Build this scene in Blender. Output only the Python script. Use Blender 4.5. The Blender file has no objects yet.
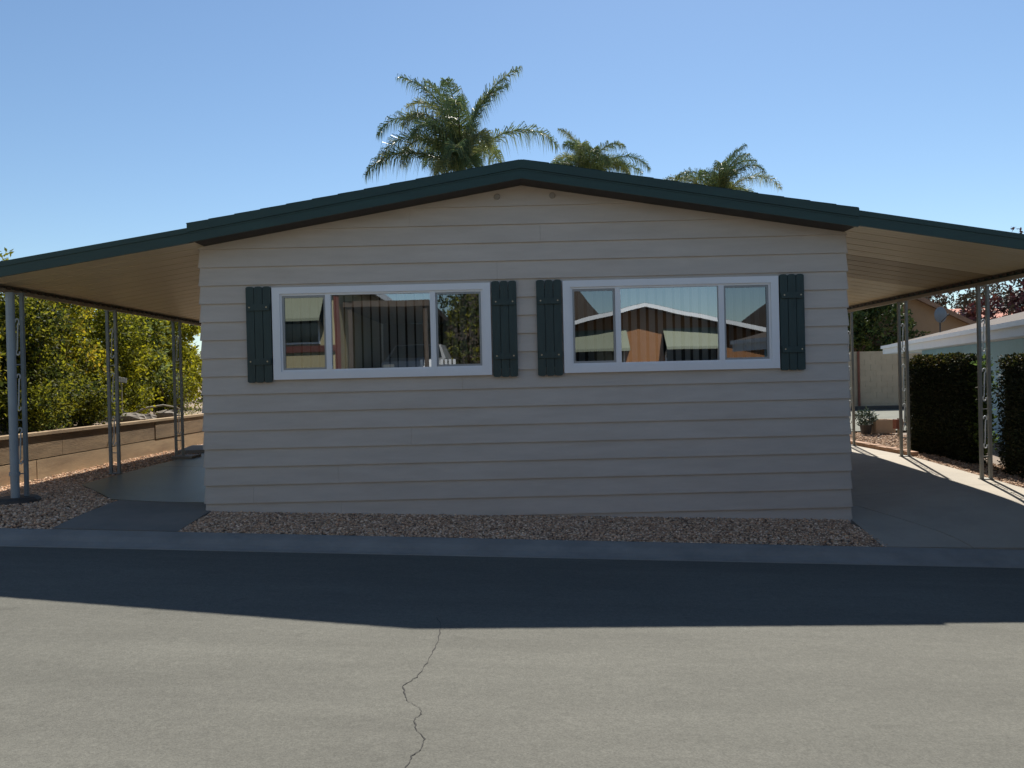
import bpy, math, random
from mathutils import Vector, Matrix, Quaternion
R = math.radians
random.seed(7)
sc = bpy.context.scene
col = sc.collection
CAMZ = 1.6

# ------------------------------------------------------------------ helpers
def tag(o, label=None, cat=None, group=None, kind=None):
    if label: o['label'] = label
    if cat: o['category'] = cat
    if group: o['group'] = group
    if kind: o['kind'] = kind
    return o

def empty(name, loc=(0, 0, 0), rz=0, label=None, cat=None, group=None):
    o = bpy.data.objects.new(name, None)
    o.location = loc; o.rotation_euler.z = rz
    o.empty_display_size = 0.2
    col.objects.link(o)
    return tag(o, label, cat, group)

def children(o):
    return [c for c in bpy.data.objects if c.parent == o]

def copy_tree(o, parent=None):
    c = o.copy(); col.objects.link(c); c.parent = parent
    for ch in children(o):
        copy_tree(ch, c)
    return c

class MB:
    def __init__(s):
        s.v = []; s.f = []; s.m = []; s.c = None
    def add(s, vs, fs, mi=0):
        n = len(s.v)
        s.v.extend([tuple(v) for v in vs])
        for f in fs:
            s.f.append(tuple(i + n for i in f)); s.m.append(mi)
    def box(s, x0, y0, z0, x1, y1, z1, mi=0):
        s.add([(x0,y0,z0),(x1,y0,z0),(x1,y1,z0),(x0,y1,z0),(x0,y0,z1),(x1,y0,z1),(x1,y1,z1),(x0,y1,z1)],
              [(0,3,2,1),(4,5,6,7),(0,1,5,4),(1,2,6,5),(2,3,7,6),(3,0,4,7)], mi)
    def hexa(s, p, mi=0):     # 8 points, bottom 4 then top 4
        s.add(p, [(0,3,2,1),(4,5,6,7),(0,1,5,4),(1,2,6,5),(2,3,7,6),(3,0,4,7)], mi)
    def prism(s, poly, y0, y1, mi=0):   # polygon in xz (counter-clockwise seen from -y), extruded in y
        n = len(poly)
        vs = [(x, y0, z) for x, z in poly] + [(x, y1, z) for x, z in poly]
        fs = [tuple(range(n)), tuple(range(2*n-1, n-1, -1))]
        for i in range(n):
            j = (i+1) % n
            fs.append((i, i+n, j+n, j))
        s.add(vs, fs, mi)
    def tube(s, pts, r, n=8, mi=0, cap=True):
        pts = [Vector(p) for p in pts]
        rs = r if isinstance(r, (list, tuple)) else [r]*len(pts)
        vs = []; fs = []
        prev = None
        for i, p in enumerate(pts):
            d = (pts[min(i+1, len(pts)-1)] - pts[max(i-1, 0)]).normalized()
            if prev is None:
                a = d.orthogonal().normalized()
            else:
                a = (prev - d*prev.dot(d)).normalized()
            prev = a
            b = d.cross(a)
            for k in range(n):
                t = 2*math.pi*k/n
                vs.append(p + (a*math.cos(t) + b*math.sin(t))*rs[i])
        for i in range(len(pts)-1):
            for k in range(n):
                fs.append((i*n+k, i*n+(k+1) % n, (i+1)*n+(k+1) % n, (i+1)*n+k))
        if cap:
            fs.append(tuple(range(n-1, -1, -1)))
            fs.append(tuple((len(pts)-1)*n+k for k in range(n)))
        s.add(vs, fs, mi)
    def grid(s, xs, ys, fn, mi=0):
        nx = len(xs)
        vs = [(x, y, fn(x, y)) for y in ys for x in xs]
        fs = [(j*nx+i, j*nx+i+1, (j+1)*nx+i+1, (j+1)*nx+i) for j in range(len(ys)-1) for i in range(nx-1)]
        s.add(vs, fs, mi)
    def blob(s, c, rx, ry, rz, seg=12, rings=8, jit=0.0, mi=0):
        vs = []; fs = []
        for i in range(rings+1):
            th = math.pi*i/rings
            for k in range(seg):
                ph = 2*math.pi*k/seg
                q = 1 + random.uniform(-jit, jit)
                vs.append((c[0]+rx*q*math.sin(th)*math.cos(ph), c[1]+ry*q*math.sin(th)*math.sin(ph), c[2]+rz*q*math.cos(th)))
        for i in range(rings):
            for k in range(seg):
                fs.append((i*seg+k, (i+1)*seg+k, (i+1)*seg+(k+1) % seg, i*seg+(k+1) % seg))
        s.add(vs, fs, mi)
    def build(s, name, mats, parent=None, smooth=False, loc=None):
        if not isinstance(mats, (list, tuple)): mats = [mats]
        me = bpy.data.meshes.new(name)
        me.from_pydata(s.v, [], s.f)
        for m in mats: me.materials.append(m)
        if len(mats) > 1:
            me.polygons.foreach_set('material_index', s.m)
        if smooth:
            me.polygons.foreach_set('use_smooth', [True]*len(me.polygons))
        if s.c is not None:
            at = me.color_attributes.new('tint', 'FLOAT_COLOR', 'POINT')
            flat = []
            for q in s.c: flat.extend((q[0], q[1], q[2], 1.0))
            at.data.foreach_set('color', flat)
        me.update()
        o = bpy.data.objects.new(name, me)
        col.objects.link(o)
        if parent: o.parent = parent
        if loc: o.location = loc
        return o

# ------------------------------------------------------------------ materials
def mat(name, color, rough=0.7, var=0.0, scale=3.0, bump=0.0, bscale=40.0, spec=0.5, metal=0.0,
        stain=None, stain_scale=1.0, stain_amt=0.5, trans=0.0, stretch=None, sheen=0.0):
    m = bpy.data.materials.new(name); m.use_nodes = True
    nt = m.node_tree; N = nt.nodes; L = nt.links
    b = N['Principled BSDF']
    b.inputs['Roughness'].default_value = rough
    b.inputs['Specular IOR Level'].default_value = spec
    b.inputs['Metallic'].default_value = metal
    tc = N.new('ShaderNodeTexCoord')
    mp = N.new('ShaderNodeMapping')
    L.new(tc.outputs['Object'], mp.inputs['Vector'])
    if stretch: mp.inputs['Scale'].default_value = stretch
    src = None
    rgb = N.new('ShaderNodeRGB'); rgb.outputs[0].default_value = (*color, 1)
    src = rgb.outputs[0]
    if var > 0:
        n = N.new('ShaderNodeTexNoise'); n.inputs['Scale'].default_value = scale; n.inputs['Detail'].default_value = 6
        n.inputs['Roughness'].default_value = 0.65
        L.new(mp.outputs[0], n.inputs['Vector'])
        mr = N.new('ShaderNodeMapRange'); mr.inputs['From Min'].default_value = 0.3; mr.inputs['From Max'].default_value = 0.7
        mr.inputs['To Min'].default_value = 1-var; mr.inputs['To Max'].default_value = 1+var
        L.new(n.outputs['Fac'], mr.inputs['Value'])
        vm = N.new('ShaderNodeVectorMath'); vm.operation = 'SCALE'
        L.new(src, vm.inputs[0]); L.new(mr.outputs[0], vm.inputs['Scale'])
        src = vm.outputs[0]
    if stain:
        n = N.new('ShaderNodeTexNoise'); n.inputs['Scale'].default_value = stain_scale; n.inputs['Detail'].default_value = 8
        n.inputs['Roughness'].default_value = 0.7
        L.new(mp.outputs[0], n.inputs['Vector'])
        mr = N.new('ShaderNodeMapRange'); mr.inputs['From Min'].default_value = 0.48; mr.inputs['From Max'].default_value = 0.68
        mr.inputs['To Max'].default_value = stain_amt
        L.new(n.outputs['Fac'], mr.inputs['Value'])
        mx = N.new('ShaderNodeMix'); mx.data_type = 'RGBA'
        L.new(mr.outputs[0], mx.inputs['Factor']); L.new(src, mx.inputs['A']); mx.inputs['B'].default_value = (*stain, 1)
        src = mx.outputs['Result']
    L.new(src, b.inputs['Base Color'])
    if bump > 0:
        n = N.new('ShaderNodeTexNoise'); n.inputs['Scale'].default_value = bscale; n.inputs['Detail'].default_value = 4
        L.new(mp.outputs[0], n.inputs['Vector'])
        bp = N.new('ShaderNodeBump'); bp.inputs['Strength'].default_value = bump; bp.inputs['Distance'].default_value = 0.01
        L.new(n.outputs['Fac'], bp.inputs['Height']); L.new(bp.outputs[0], b.inputs['Normal'])
    if trans > 0:
        t = N.new('ShaderNodeBsdfTranslucent')
        L.new(src, t.inputs['Color'])
        ms = N.new('ShaderNodeMixShader'); ms.inputs[0].default_value = trans
        out = N['Material Output']
        L.new(b.outputs[0], ms.inputs[1]); L.new(t.outputs[0], ms.inputs[2]); L.new(ms.outputs[0], out.inputs['Surface'])
    m['src'] = 1
    return m

def tinted(name, rough=0.85, trans=0.0, spec=0.3, bump=0.0, bscale=60):
    """colour comes from the per-piece 'tint' attribute (each stone / leaf has its own colour)"""
    m = bpy.data.materials.new(name); m.use_nodes = True
    nt = m.node_tree; N = nt.nodes; L = nt.links
    b = N['Principled BSDF']; b.inputs['Roughness'].default_value = rough; b.inputs['Specular IOR Level'].default_value = spec
    a = N.new('ShaderNodeAttribute'); a.attribute_name = 'tint'
    tc = N.new('ShaderNodeTexCoord'); n = N.new('ShaderNodeTexNoise'); n.inputs['Scale'].default_value = bscale
    L.new(tc.outputs['Object'], n.inputs['Vector'])
    mr = N.new('ShaderNodeMapRange'); mr.inputs['From Min'].default_value = .3; mr.inputs['From Max'].default_value = .7
    mr.inputs['To Min'].default_value = .85; mr.inputs['To Max'].default_value = 1.15
    L.new(n.outputs['Fac'], mr.inputs['Value'])
    vm = N.new('ShaderNodeVectorMath'); vm.operation = 'SCALE'
    L.new(a.outputs['Color'], vm.inputs[0]); L.new(mr.outputs[0], vm.inputs['Scale'])
    L.new(vm.outputs[0], b.inputs['Base Color'])
    if trans:
        t = N.new('ShaderNodeBsdfTranslucent'); L.new(vm.outputs[0], t.inputs['Color'])
        ms = N.new('ShaderNodeMixShader'); ms.inputs[0].default_value = trans
        L.new(b.outputs[0], ms.inputs[1]); L.new(t.outputs[0], ms.inputs[2])
        L.new(ms.outputs[0], N['Material Output'].inputs['Surface'])
    return m

def glass_mat(name, refl, tint):
    m = bpy.data.materials.new(name); m.use_nodes = True
    nt = m.node_tree; N = nt.nodes; L = nt.links
    N.remove(N['Principled BSDF'])
    g = N.new('ShaderNodeBsdfGlossy'); g.inputs['Roughness'].default_value = 0.0; g.inputs['Color'].default_value = (.93, .97, 1, 1)
    t = N.new('ShaderNodeBsdfTransparent'); t.inputs['Color'].default_value = (*tint, 1)
    fr = N.new('ShaderNodeLayerWeight'); fr.inputs['Blend'].default_value = 0.25
    mr = N.new('ShaderNodeMapRange'); mr.inputs['To Min'].default_value = refl; mr.inputs['To Max'].default_value = 1.0
    L.new(fr.outputs['Fresnel'], mr.inputs['Value'])
    # gentle waviness of float glass
    tc = N.new('ShaderNodeTexCoord'); n = N.new('ShaderNodeTexNoise'); n.inputs['Scale'].default_value = 1.6; n.inputs['Detail'].default_value = 1
    L.new(tc.outputs['Object'], n.inputs['Vector'])
    bp = N.new('ShaderNodeBump'); bp.inputs['Strength'].default_value = .035; bp.inputs['Distance'].default_value = .02
    L.new(n.outputs['Fac'], bp.inputs['Height']); L.new(bp.outputs[0], g.inputs['Normal'])
    ms = N.new('ShaderNodeMixShader')
    L.new(mr.outputs[0], ms.inputs[0]); L.new(t.outputs[0], ms.inputs[1]); L.new(g.outputs[0], ms.inputs[2])
    L.new(ms.outputs[0], N['Material Output'].inputs['Surface'])
    return m

M = dict(
    siding=mat('siding_paint', (.55, .485, .415), .62, var=.07, scale=1.4, bump=.18, bscale=22, stretch=(1, 1, 6), stain=(.47, .40, .325), stain_scale=1.1, stain_amt=.45),
    fascia=mat('green_paint', (.011, .042, .034), .45, var=.18, scale=4, bump=.05, bscale=60, stretch=(.4, .4, 3)),
    shingle=mat('green_shingle', (.014, .036, .036), .9, var=.35, scale=30, bump=.4, bscale=60),
    soffit=mat('brown_soffit', (.052, .042, .035), .8, var=.15, scale=5),
    shutter=mat('shutter_paint', (.023, .046, .041), .55, var=.2, scale=9, bump=.1, bscale=80, stretch=(4, 1, .6)),
    screw=mat('brass_screw', (.5, .42, .28), .4, metal=.6),
    vinyl=mat('white_vinyl', (.80, .80, .80), .35, var=.02, scale=4),
    sash=mat('grey_sash', (.30, .31, .31), .4, metal=.2),
    glass=glass_mat('window_glass', .32, (.70, .73, .73)),
    screen_glass=glass_mat('screened_glass', .20, (.36, .39, .39)),
    blind=mat('blind_fabric', (.72, .70, .64), .8, var=.05, scale=5, trans=.3),
    room=mat('room_wall', (.20, .18, .15), .9, var=.1),
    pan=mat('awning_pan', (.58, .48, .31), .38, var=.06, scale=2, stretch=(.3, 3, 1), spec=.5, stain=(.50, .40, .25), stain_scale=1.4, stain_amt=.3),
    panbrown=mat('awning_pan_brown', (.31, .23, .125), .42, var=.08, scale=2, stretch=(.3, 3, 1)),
    beam=mat('eave_beam', (.32, .26, .19), .5, var=.1, scale=4),
    scallop=mat('eave_scallop', (.07, .05, .035), .6, var=.1, scale=4),
    iron=mat('post_paint', (.25, .255, .225), .5, var=.15, scale=12, stain=(.20, .15, .10), stain_scale=6, stain_amt=.4),
    iron_blue=mat('post_paint_blue', (.23, .27, .28), .5, var=.12, scale=8, stain=(.16, .15, .13), stain_scale=6, stain_amt=.35),
    scroll=mat('scroll_paint', (.62, .64, .62), .4, var=.1, scale=10),
    pipe=mat('pipe_plastic', (.27, .32, .35), .4, var=.08, scale=4),
    concrete=mat('old_concrete', (.36, .315, .25), .85, var=.10, scale=1.3, bump=.25, bscale=90, stain=(.25, .225, .185), stain_scale=.7, stain_amt=.5),
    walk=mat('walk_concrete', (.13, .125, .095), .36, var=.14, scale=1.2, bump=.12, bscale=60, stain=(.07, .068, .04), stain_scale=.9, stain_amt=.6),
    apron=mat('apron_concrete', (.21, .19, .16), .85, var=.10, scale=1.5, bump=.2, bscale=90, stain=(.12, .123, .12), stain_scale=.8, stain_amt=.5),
    curb=mat('curb_concrete', (.26, .245, .215), .85, var=.14, scale=2.5, bump=.25, bscale=70, stain=(.16, .16, .15), stain_scale=1.5, stain_amt=.5),
    dirt=mat('dirt', (.26, .195, .135), .95, var=.25, scale=2.5, bump=.5, bscale=25),
    bed=mat('bed_dirt', (.22, .17, .13), .95, var=.2, scale=6, bump=.6, bscale=70),
    retain=mat('retaining_concrete', (.40, .285, .165), .85, var=.22, scale=1.6, bump=.3, bscale=40, stretch=(1, .5, 3), stain=(.19, .12, .065), stain_scale=.9, stain_amt=.75),
    crackm=mat('crack_dark', (.035, .033, .03), .95, var=.2, scale=20),
    stone=tinted('gravel_stone', .9),
    leafy=tinted('leaf_yellowgreen', .6, trans=.5, spec=.15),
    leafd=tinted('leaf_dark', .6, trans=.12, spec=.3),
    bark=mat('bark', (.13, .095, .065), .9, var=.3, scale=12, bump=.6, bscale=30),
    palmtrunk=mat('palm_trunk', (.24, .21, .17), .9, var=.25, scale=5, bump=.6, bscale=20, stretch=(1, 1, 6)),
    palmleaf=tinted('palm_leaf', .45, trans=.36, spec=.6),
    palmfruit=mat('palm_fruit', (.50, .27, .12), .7, var=.3, scale=15),
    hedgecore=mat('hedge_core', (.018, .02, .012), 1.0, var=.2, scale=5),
    blue=mat('blue_stucco', (.26, .46, .60), .85, var=.06, scale=3),
    white=mat('white_paint', (.72, .74, .76), .5, var=.04, scale=3),
    gravelroof=mat('gravel_roof', (.115, .092, .074), .95, var=.3, scale=14, bump=.5, bscale=40),
    block=mat('block_wall', (.50, .40, .27), .9, var=.10, scale=2, bump=.2, bscale=30),
    tan=mat('tan_stucco', (.27, .19, .12), .9, var=.08, scale=2),
    tanroof=mat('tan_roof', (.20, .13, .09), .9, var=.2, scale=8),
    redtile=mat('red_tile', (.50, .20, .13), .85, var=.2, scale=12),
    dish=mat('dish_metal', (.20, .22, .23), .4, var=.05),
    rust=mat('rust_pipe', (.20, .07, .04), .7, var=.2, scale=6),
    lichen=mat('weathered_wood', (.27, .25, .19), .85, var=.25, scale=9),
    rock=mat('garden_rock', (.22, .19, .155), .9, var=.25, scale=9, bump=.5, bscale=30),
    darkmetal=mat('dark_metal', (.05, .045, .04), .6),
    pot=mat('pot_plastic', (.45, .33, .22), .7, var=.1),
    orange=mat('orange_siding', (.27, .125, .05), .75, var=.08, scale=2, stretch=(1, 1, 8)),
    cream=mat('cream_siding', (.32, .28, .165), .75, var=.06, scale=2, stretch=(1, 1, 8)),
    red=mat('red_trim', (.085, .022, .015), .6, var=.1),
    awning=mat('awning_metal', (.24, .26, .19), .5, var=.04, scale=3),
    brownroof=mat('brown_roof', (.06, .042, .03), .9, var=.2, scale=10),
    darkglass=mat('dark_glass', (.02, .025, .03), .08, spec=.8),
    carpaint=mat('white_car_paint', (.38, .39, .40), .25, spec=.6),
    tyre=mat('tyre_rubber', (.02, .02, .02), .8),
    rim=mat('rim_metal', (.5, .5, .52), .3, metal=.8),
    fitting=mat('lamp_lens', (.8, .8, .75), .15, spec=.8),
    hill=mat('hill_scrub', (.05, .036, .024), 1.0, var=.35, scale=.06),
    patch=mat('patch_paint', (.33, .30, .26), .75, var=.1, scale=30),
)

def asphalt():
    m = bpy.data.materials.new('asphalt'); m.use_nodes = True
    nt = m.node_tree; N = nt.nodes; L = nt.links; b = N['Principled BSDF']
    b.inputs['Roughness'].default_value = .9; b.inputs['Specular IOR Level'].default_value = .25
    tc = N.new('ShaderNodeTexCoord')
    def noise(sc_, st, det=5, ro=.6):
        mp = N.new('ShaderNodeMapping'); mp.inputs['Scale'].default_value = st
        L.new(tc.outputs['Object'], mp.inputs['Vector'])
        n = N.new('ShaderNodeTexNoise'); n.inputs['Scale'].default_value = sc_; n.inputs['Detail'].default_value = det
        n.inputs['Roughness'].default_value = ro
        L.new(mp.outputs[0], n.inputs['Vector']); return n
    def rng(n, a, b_, lo, hi):
        r = N.new('ShaderNodeMapRange'); r.inputs['From Min'].default_value = a; r.inputs['From Max'].default_value = b_
        r.inputs['To Min'].default_value = lo; r.inputs['To Max'].default_value = hi
        L.new(n.outputs['Fac'], r.inputs['Value']); return r
    n1 = rng(noise(.7, (.5, 1.2, 1)), .3, .7, .90, 1.10)
    n2 = rng(noise(3.2, (.35, 1.6, 1), 8, .75), .3, .7, .92, 1.09)
    n3 = rng(noise(90, (1, 1, 1), 3), .3, .7, .80, 1.20)
    n4 = rng(noise(1.9, (.6, 1.4, 1), 6, .8), .60, .72, 1.0, 1.13)     # pale scuffs
    n5 = rng(noise(28, (1, 1, 1), 4), .3, .7, .90, 1.10)
    n6 = rng(noise(2.6, (1, 1, 1), 3), .66, .74, 1.0, .84)            # oil spots
    n7 = rng(noise(.9, (.12, 2.2, 1), 5, .6), .35, .65, .95, 1.05)     # wheel tracks along the street
    cur = None
    for r in (n1, n2, n3, n4, n5, n6, n7):
        if cur is None: cur = r.outputs[0]
        else:
            mm = N.new('ShaderNodeMath'); mm.operation = 'MULTIPLY'
            L.new(cur, mm.inputs[0]); L.new(r.outputs[0], mm.inputs[1]); cur = mm.outputs[0]
    vm = N.new('ShaderNodeVectorMath'); vm.operation = 'SCALE'; vm.inputs[0].default_value = (.118, .1145, .096)
    L.new(cur, vm.inputs['Scale'])
    L.new(vm.outputs[0], b.inputs['Base Color'])
    nb = noise(150, (1, 1, 1), 3)
    bp = N.new('ShaderNodeBump'); bp.inputs['Strength'].default_value = .5; bp.inputs['Distance'].default_value = .006
    L.new(nb.outputs['Fac'], bp.inputs['Height']); L.new(bp.outputs[0], b.inputs['Normal'])
    return m
M['asphalt'] = asphalt()

# ------------------------------------------------------------------ terrain
Y_ROAD, Y_CURB = 7.61, 8.02
def clampx(x): return max(-16, min(16, x))
def road_z(x, y):
    return -.013*max(-3, min(y, Y_ROAD)) - .045*clampx(x)
def curb_back(x): return road_z(x, Y_ROAD) + .085
def yard_z(x):
    t = (max(-9, min(9, x)) + 5.75)/11.95
    return .37 + t*(.23-.37)
def ground_z(x, y):
    if y <= Y_ROAD: return road_z(x, y)
    if y <= Y_CURB:
        t = (y-Y_ROAD)/(Y_CURB-Y_ROAD)
        return road_z(x, Y_ROAD) + .085*min(1, t*1.15)
    k = min(1, max(0, (abs(x)-3.9)/1.8)); k = k*k*(3-2*k)
    d = y-Y_CURB
    t = (1-math.exp(-d/3.2))*(1-k) + k*(.62*(1-math.exp(-d/.35)) + .38*min(1, d/4.5))
    return curb_back(x)*(1-t) + yard_z(x)*t

def lin(a, b, n): return [a+(b-a)*i/(n-1) for i in range(n)]

def base_z(x, y):
    g = ground_z(x, y)
    return g - (.10 if -3 < y < 28 else .0) 
mb = MB()
xs = [-600, -300, -120, -60, -30] + lin(-16, 16, 33) + [30, 60, 120, 300, 600]
ys = [-600, -300, -100, -50, -20, -6, -3.1, -2.9] + lin(-2, 7, 10) + lin(7.61, 12, 22) + [14, 17, 20, 24, 28, 30, 60, 120, 300, 800]
mb.grid(xs, ys, base_z)
tag(mb.build('ground', M['dirt']), kind='structure')

# road with its crack
mb = MB()
mb.grid([-80, -40, -25] + lin(-16, 16, 33) + [25, 40, 80], lin(-1.6, Y_ROAD, 14), road_z)
pix = [(441,628),(438,643),(431,657),(424,668),(416,678),(403,687),(405,697),(409,703),(420,709),(421,715),(414,720),(416,730),(424,740),(421,750),(412,757),(406,768),(398,790),(404,820),(396,860)]
def px_to_road(u, v, extra=0.0):
    du, dv = u-512, v-384; r = .0235
    a = (du - r*dv)/800; b = (dv + r*du + 5)/800
    y = CAMZ/(b - .013 - .045*a)
    return Vector((a*y, y, road_z(a*y, y) + extra))
def crack(pts, w):
    P = []
    for i in range(len(pts)-1):
        a, b = pts[i], pts[i+1]
        for k in range(5):
            t = k/5
            P.append((a[0]+(b[0]-a[0])*t + random.uniform(-1.2, 1.2), a[1]+(b[1]-a[1])*t))
    P.append(pts[-1])
    pts3 = [px_to_road(u, v, .003) for u, v in P]
    vs = []; fs = []
    for p in pts3:
        ww = w*random.uniform(.35, 1.5)
        vs.append((p.x-ww, p.y, p.z)); vs.append((p.x+ww, p.y, p.z))
    for i in range(len(pts3)-1):
        fs.append((2*i, 2*i+1, 2*i+3, 2*i+2))
    mb.add(vs, fs, 1)
crack(pix, .0027)
crack([(437,618),(441,628)], .0016)
def scuff(pts, w):
    n0 = len(mb.m); crack(pts, w)
    for i in range(n0, len(mb.m)): mb.m[i] = 2
tag(mb.build('road', [M['asphalt'], M['crackm']]), kind='structure')

# rolled curb
def strip(name, x0, x1, prof, m, nx=33, lift=0.0):
    mb = MB(); X = lin(x0, x1, nx)
    vs = []; fs = []
    for (y, dz) in prof:
        for x in X:
            vs.append((x, y, road_z(x, Y_ROAD)+dz+lift))
    for j in range(len(prof)-1):
        for i in range(nx-1):
            fs.append((j*nx+i, j*nx+i+1, (j+1)*nx+i+1, (j+1)*nx+i))
    mb.add(vs, fs)
    return tag(mb.build(name, m, smooth=False), kind='structure')
strip('curb', -60, 60, [(7.59, -.03), (7.61, .006), (7.69, .012), (7.76, .03), (7.84, .068), (7.93, .086), (8.02, .092), (8.04, .04)], M['curb'], nx=121)
strip2 = MB()
strip2.grid(lin(-60, 60, 61), [-1.95, -1.85, -1.75, -1.6], lambda x, y: road_z(x, -1.6) + (.10 if y < -1.7 else .004))
tag(strip2.build('curb', M['curb']), kind='structure')

def slab(name, quad_x, y0, y1, m, lift, ny=14, nx=10):
    """slab following the terrain; quad_x(y)->(xl, xr)"""
    mb = MB(); vs = []; fs = []
    Y = lin(y0, y1, ny)
    for y in Y:
        a, b = quad_x(y)
        for x in lin(a, b, nx): vs.append((x, y, ground_z(x, y)+lift))
    n0 = len(vs)
    for j in range(ny-1):
        for i in range(nx-1):
            fs.append((j*nx+i, j*nx+i+1, (j+1)*nx+i+1, (j+1)*nx+i))
    # skirts
    def skirt(idx):
        n = len(vs)
        for i in idx: vs.append((vs[i][0], vs[i][1], vs[i][2]-.14))
        for k in range(len(idx)-1): fs.append((idx[k], idx[k+1], n+k+1, n+k))
    skirt([i for i in range(nx)]); skirt([j*nx for j in range(ny)]); skirt([j*nx+nx-1 for j in range(ny)]); skirt([(ny-1)*nx+i for i in range(nx)])
    mb.add(vs, fs)
    return tag(mb.build(name, m), kind='structure')
# right driveway: apron then slabs with joints
slab('driveway', lambda y: (3.70 + (y-8.05)*.08, 4.60-(y-8.05)*.33), 8.05, 10.05, M['concrete'], .004, ny=12)
slab('driveway', lambda y: (4.612-(y-8.05)*.33, 6.26), 8.05, 10.05, M['concrete'], .004, ny=16, nx=14)
slab('driveway', lambda y: (3.80, 6.26), 10.056, 13.0, M['concrete'], .004, ny=12, nx=14)
slab('driveway', lambda y: (3.80, 6.26), 13.012, 24.0, M['concrete'], .004, ny=8)
# left walkway
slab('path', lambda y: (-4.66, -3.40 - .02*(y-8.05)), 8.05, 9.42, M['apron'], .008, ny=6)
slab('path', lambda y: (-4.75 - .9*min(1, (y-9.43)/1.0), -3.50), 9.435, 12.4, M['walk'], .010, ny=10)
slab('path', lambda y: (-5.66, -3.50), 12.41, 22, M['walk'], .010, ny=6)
# soil under the gravel
slab('gravel_bed', lambda y: (-3.41, 3.69), 8.03, 9.1, M['bed'], -.02, ny=6, nx=20)
slab('gravel_bed', lambda y: (-9.5, -4.60), 8.03, 10.6, M['bed'], -.02, ny=6)
slab('gravel_bed', lambda y: (-6.62, -5.6), 10.6, 26, M['bed'], -.02, ny=8)
slab('gravel_bed', lambda y: (6.2, 12), 8.03, 26, M['bed'], -.03, ny=10)

# ------------------------------------------------------------------ gravel (real stones)
ICO_V = []
t_ = (1+5**.5)/2
for v in [(-1,t_,0),(1,t_,0),(-1,-t_,0),(1,-t_,0),(0,-1,t_),(0,1,t_),(0,-1,-t_),(0,1,-t_),(t_,0,-1),(t_,0,1),(-t_,0,-1),(-t_,0,1)]:
    ICO_V.append(Vector(v).normalized())
ICO_F = [(0,11,5),(0,5,1),(0,1,7),(0,7,10),(0,10,11),(1,5,9),(5,11,4),(11,10,2),(10,7,6),(7,1,8),(3,9,4),(3,4,2),(3,2,6),(3,6,8),(3,8,9),(4,9,5),(2,4,11),(6,2,10),(8,6,7),(9,8,1)]
def gravel(n, sampler, smin, smax, pal, label, lift=-.012):
    mb = MB(); mb.c = []
    for i in range(n):
        x, y = sampler()
        s = random.uniform(smin, smax)
        q = Quaternion((random.gauss(0,1), random.gauss(0,1), random.gauss(0,1), random.gauss(0,1)+.01)).normalized()
        sx, sy, sz = s*random.uniform(.7, 1.3), s*random.uniform(.7, 1.2), s*random.uniform(.45, .9)
        z = ground_z(x, y) + lift + random.uniform(0, .012)
        vs = []
        for v in ICO_V:
            w = q @ v
            k = random.uniform(.82, 1.12)
            vs.append((x+w.x*sx*k, y+w.y*sy*k, z+w.z*sz*k))
        mb.add(vs, ICO_F)
        c = random.choice(pal); k = random.uniform(.7, 1.3)
        c = (c[0]*k, c[1]*k, c[2]*k)
        mb.c.extend([c]*12)
    return tag(mb.build('gravel', M['stone']), label, 'gravel', kind='stuff')
PAL0 = [(.40,.29,.20),(.46,.35,.26),(.30,.22,.16),(.50,.40,.31),(.36,.27,.21),(.24,.18,.14),(.55,.47,.39),(.42,.28,.19)]
PAL = [(c[0]*1.40, c[1]*1.22, c[2]*1.05) for c in PAL0]
def front_bed():
    y = random.uniform(8.05, 9.02)
    x = random.uniform(-3.42 + .02*(y-8.05), 3.72 + .05*(9-y))
    return x, y
gravel(22000, front_bed, .008, .0165, PAL, 'brown gravel strip along the base of the beige gable wall')
def left_bed():
    while True:
        y = random.uniform(8.05, 10.5); x = random.uniform(-7.4, -4.62)
        xr = -4.68 if y < 9.43 else -4.75 - .9*min(1, (y-9.43)/1.0)
        if x < xr and not (y > 9.0 and x < -6.62): return x, y
def left_strip():
    y = 10.4 + 12*random.random()**1.5; return random.uniform(-6.62, -5.66), y
k_ = [0]
def left_all():
    k_[0] += 1
    return left_bed() if k_[0] % 5 < 3 else left_strip()
gravel(20000, left_all, .009, .019, PAL, 'tan gravel bed between the left walkway and the low retaining wall')
PAL2 = [(.42,.27,.17),(.48,.33,.22),(.34,.22,.14),(.54,.40,.28),(.28,.18,.12)]
def right_bed():
    y = 8.1 + 11*random.random()**1.4; return random.uniform(6.24, 7.1 if y < 14.2 else 8.4), y
gravel(9500, right_bed, .012, .028, PAL2, 'reddish brown gravel strip between the right driveway and the hedges', lift=-.02)

# ------------------------------------------------------------------ the mobile home
XL, XR, YF, YB = -3.47, 3.78, 9.0, 26.0
XC = .155; ZAP = CAMZ+2.36; SL = .168     # roof apex (top) and slope
def roof_top(x): return ZAP - SL*abs(x-XC)
WALLTOP = .190                             # wall ends this far under the roof top
house = empty('mobile_home', (XC, YF, 0), 0, 'beige lap sided mobile home with green gabled roof in the middle of the picture', 'house')
def hp(o): # parent without moving
    o.parent = house; o.matrix_parent_inverse = Matrix.Translation((-XC, -YF, 0)); return o

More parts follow.
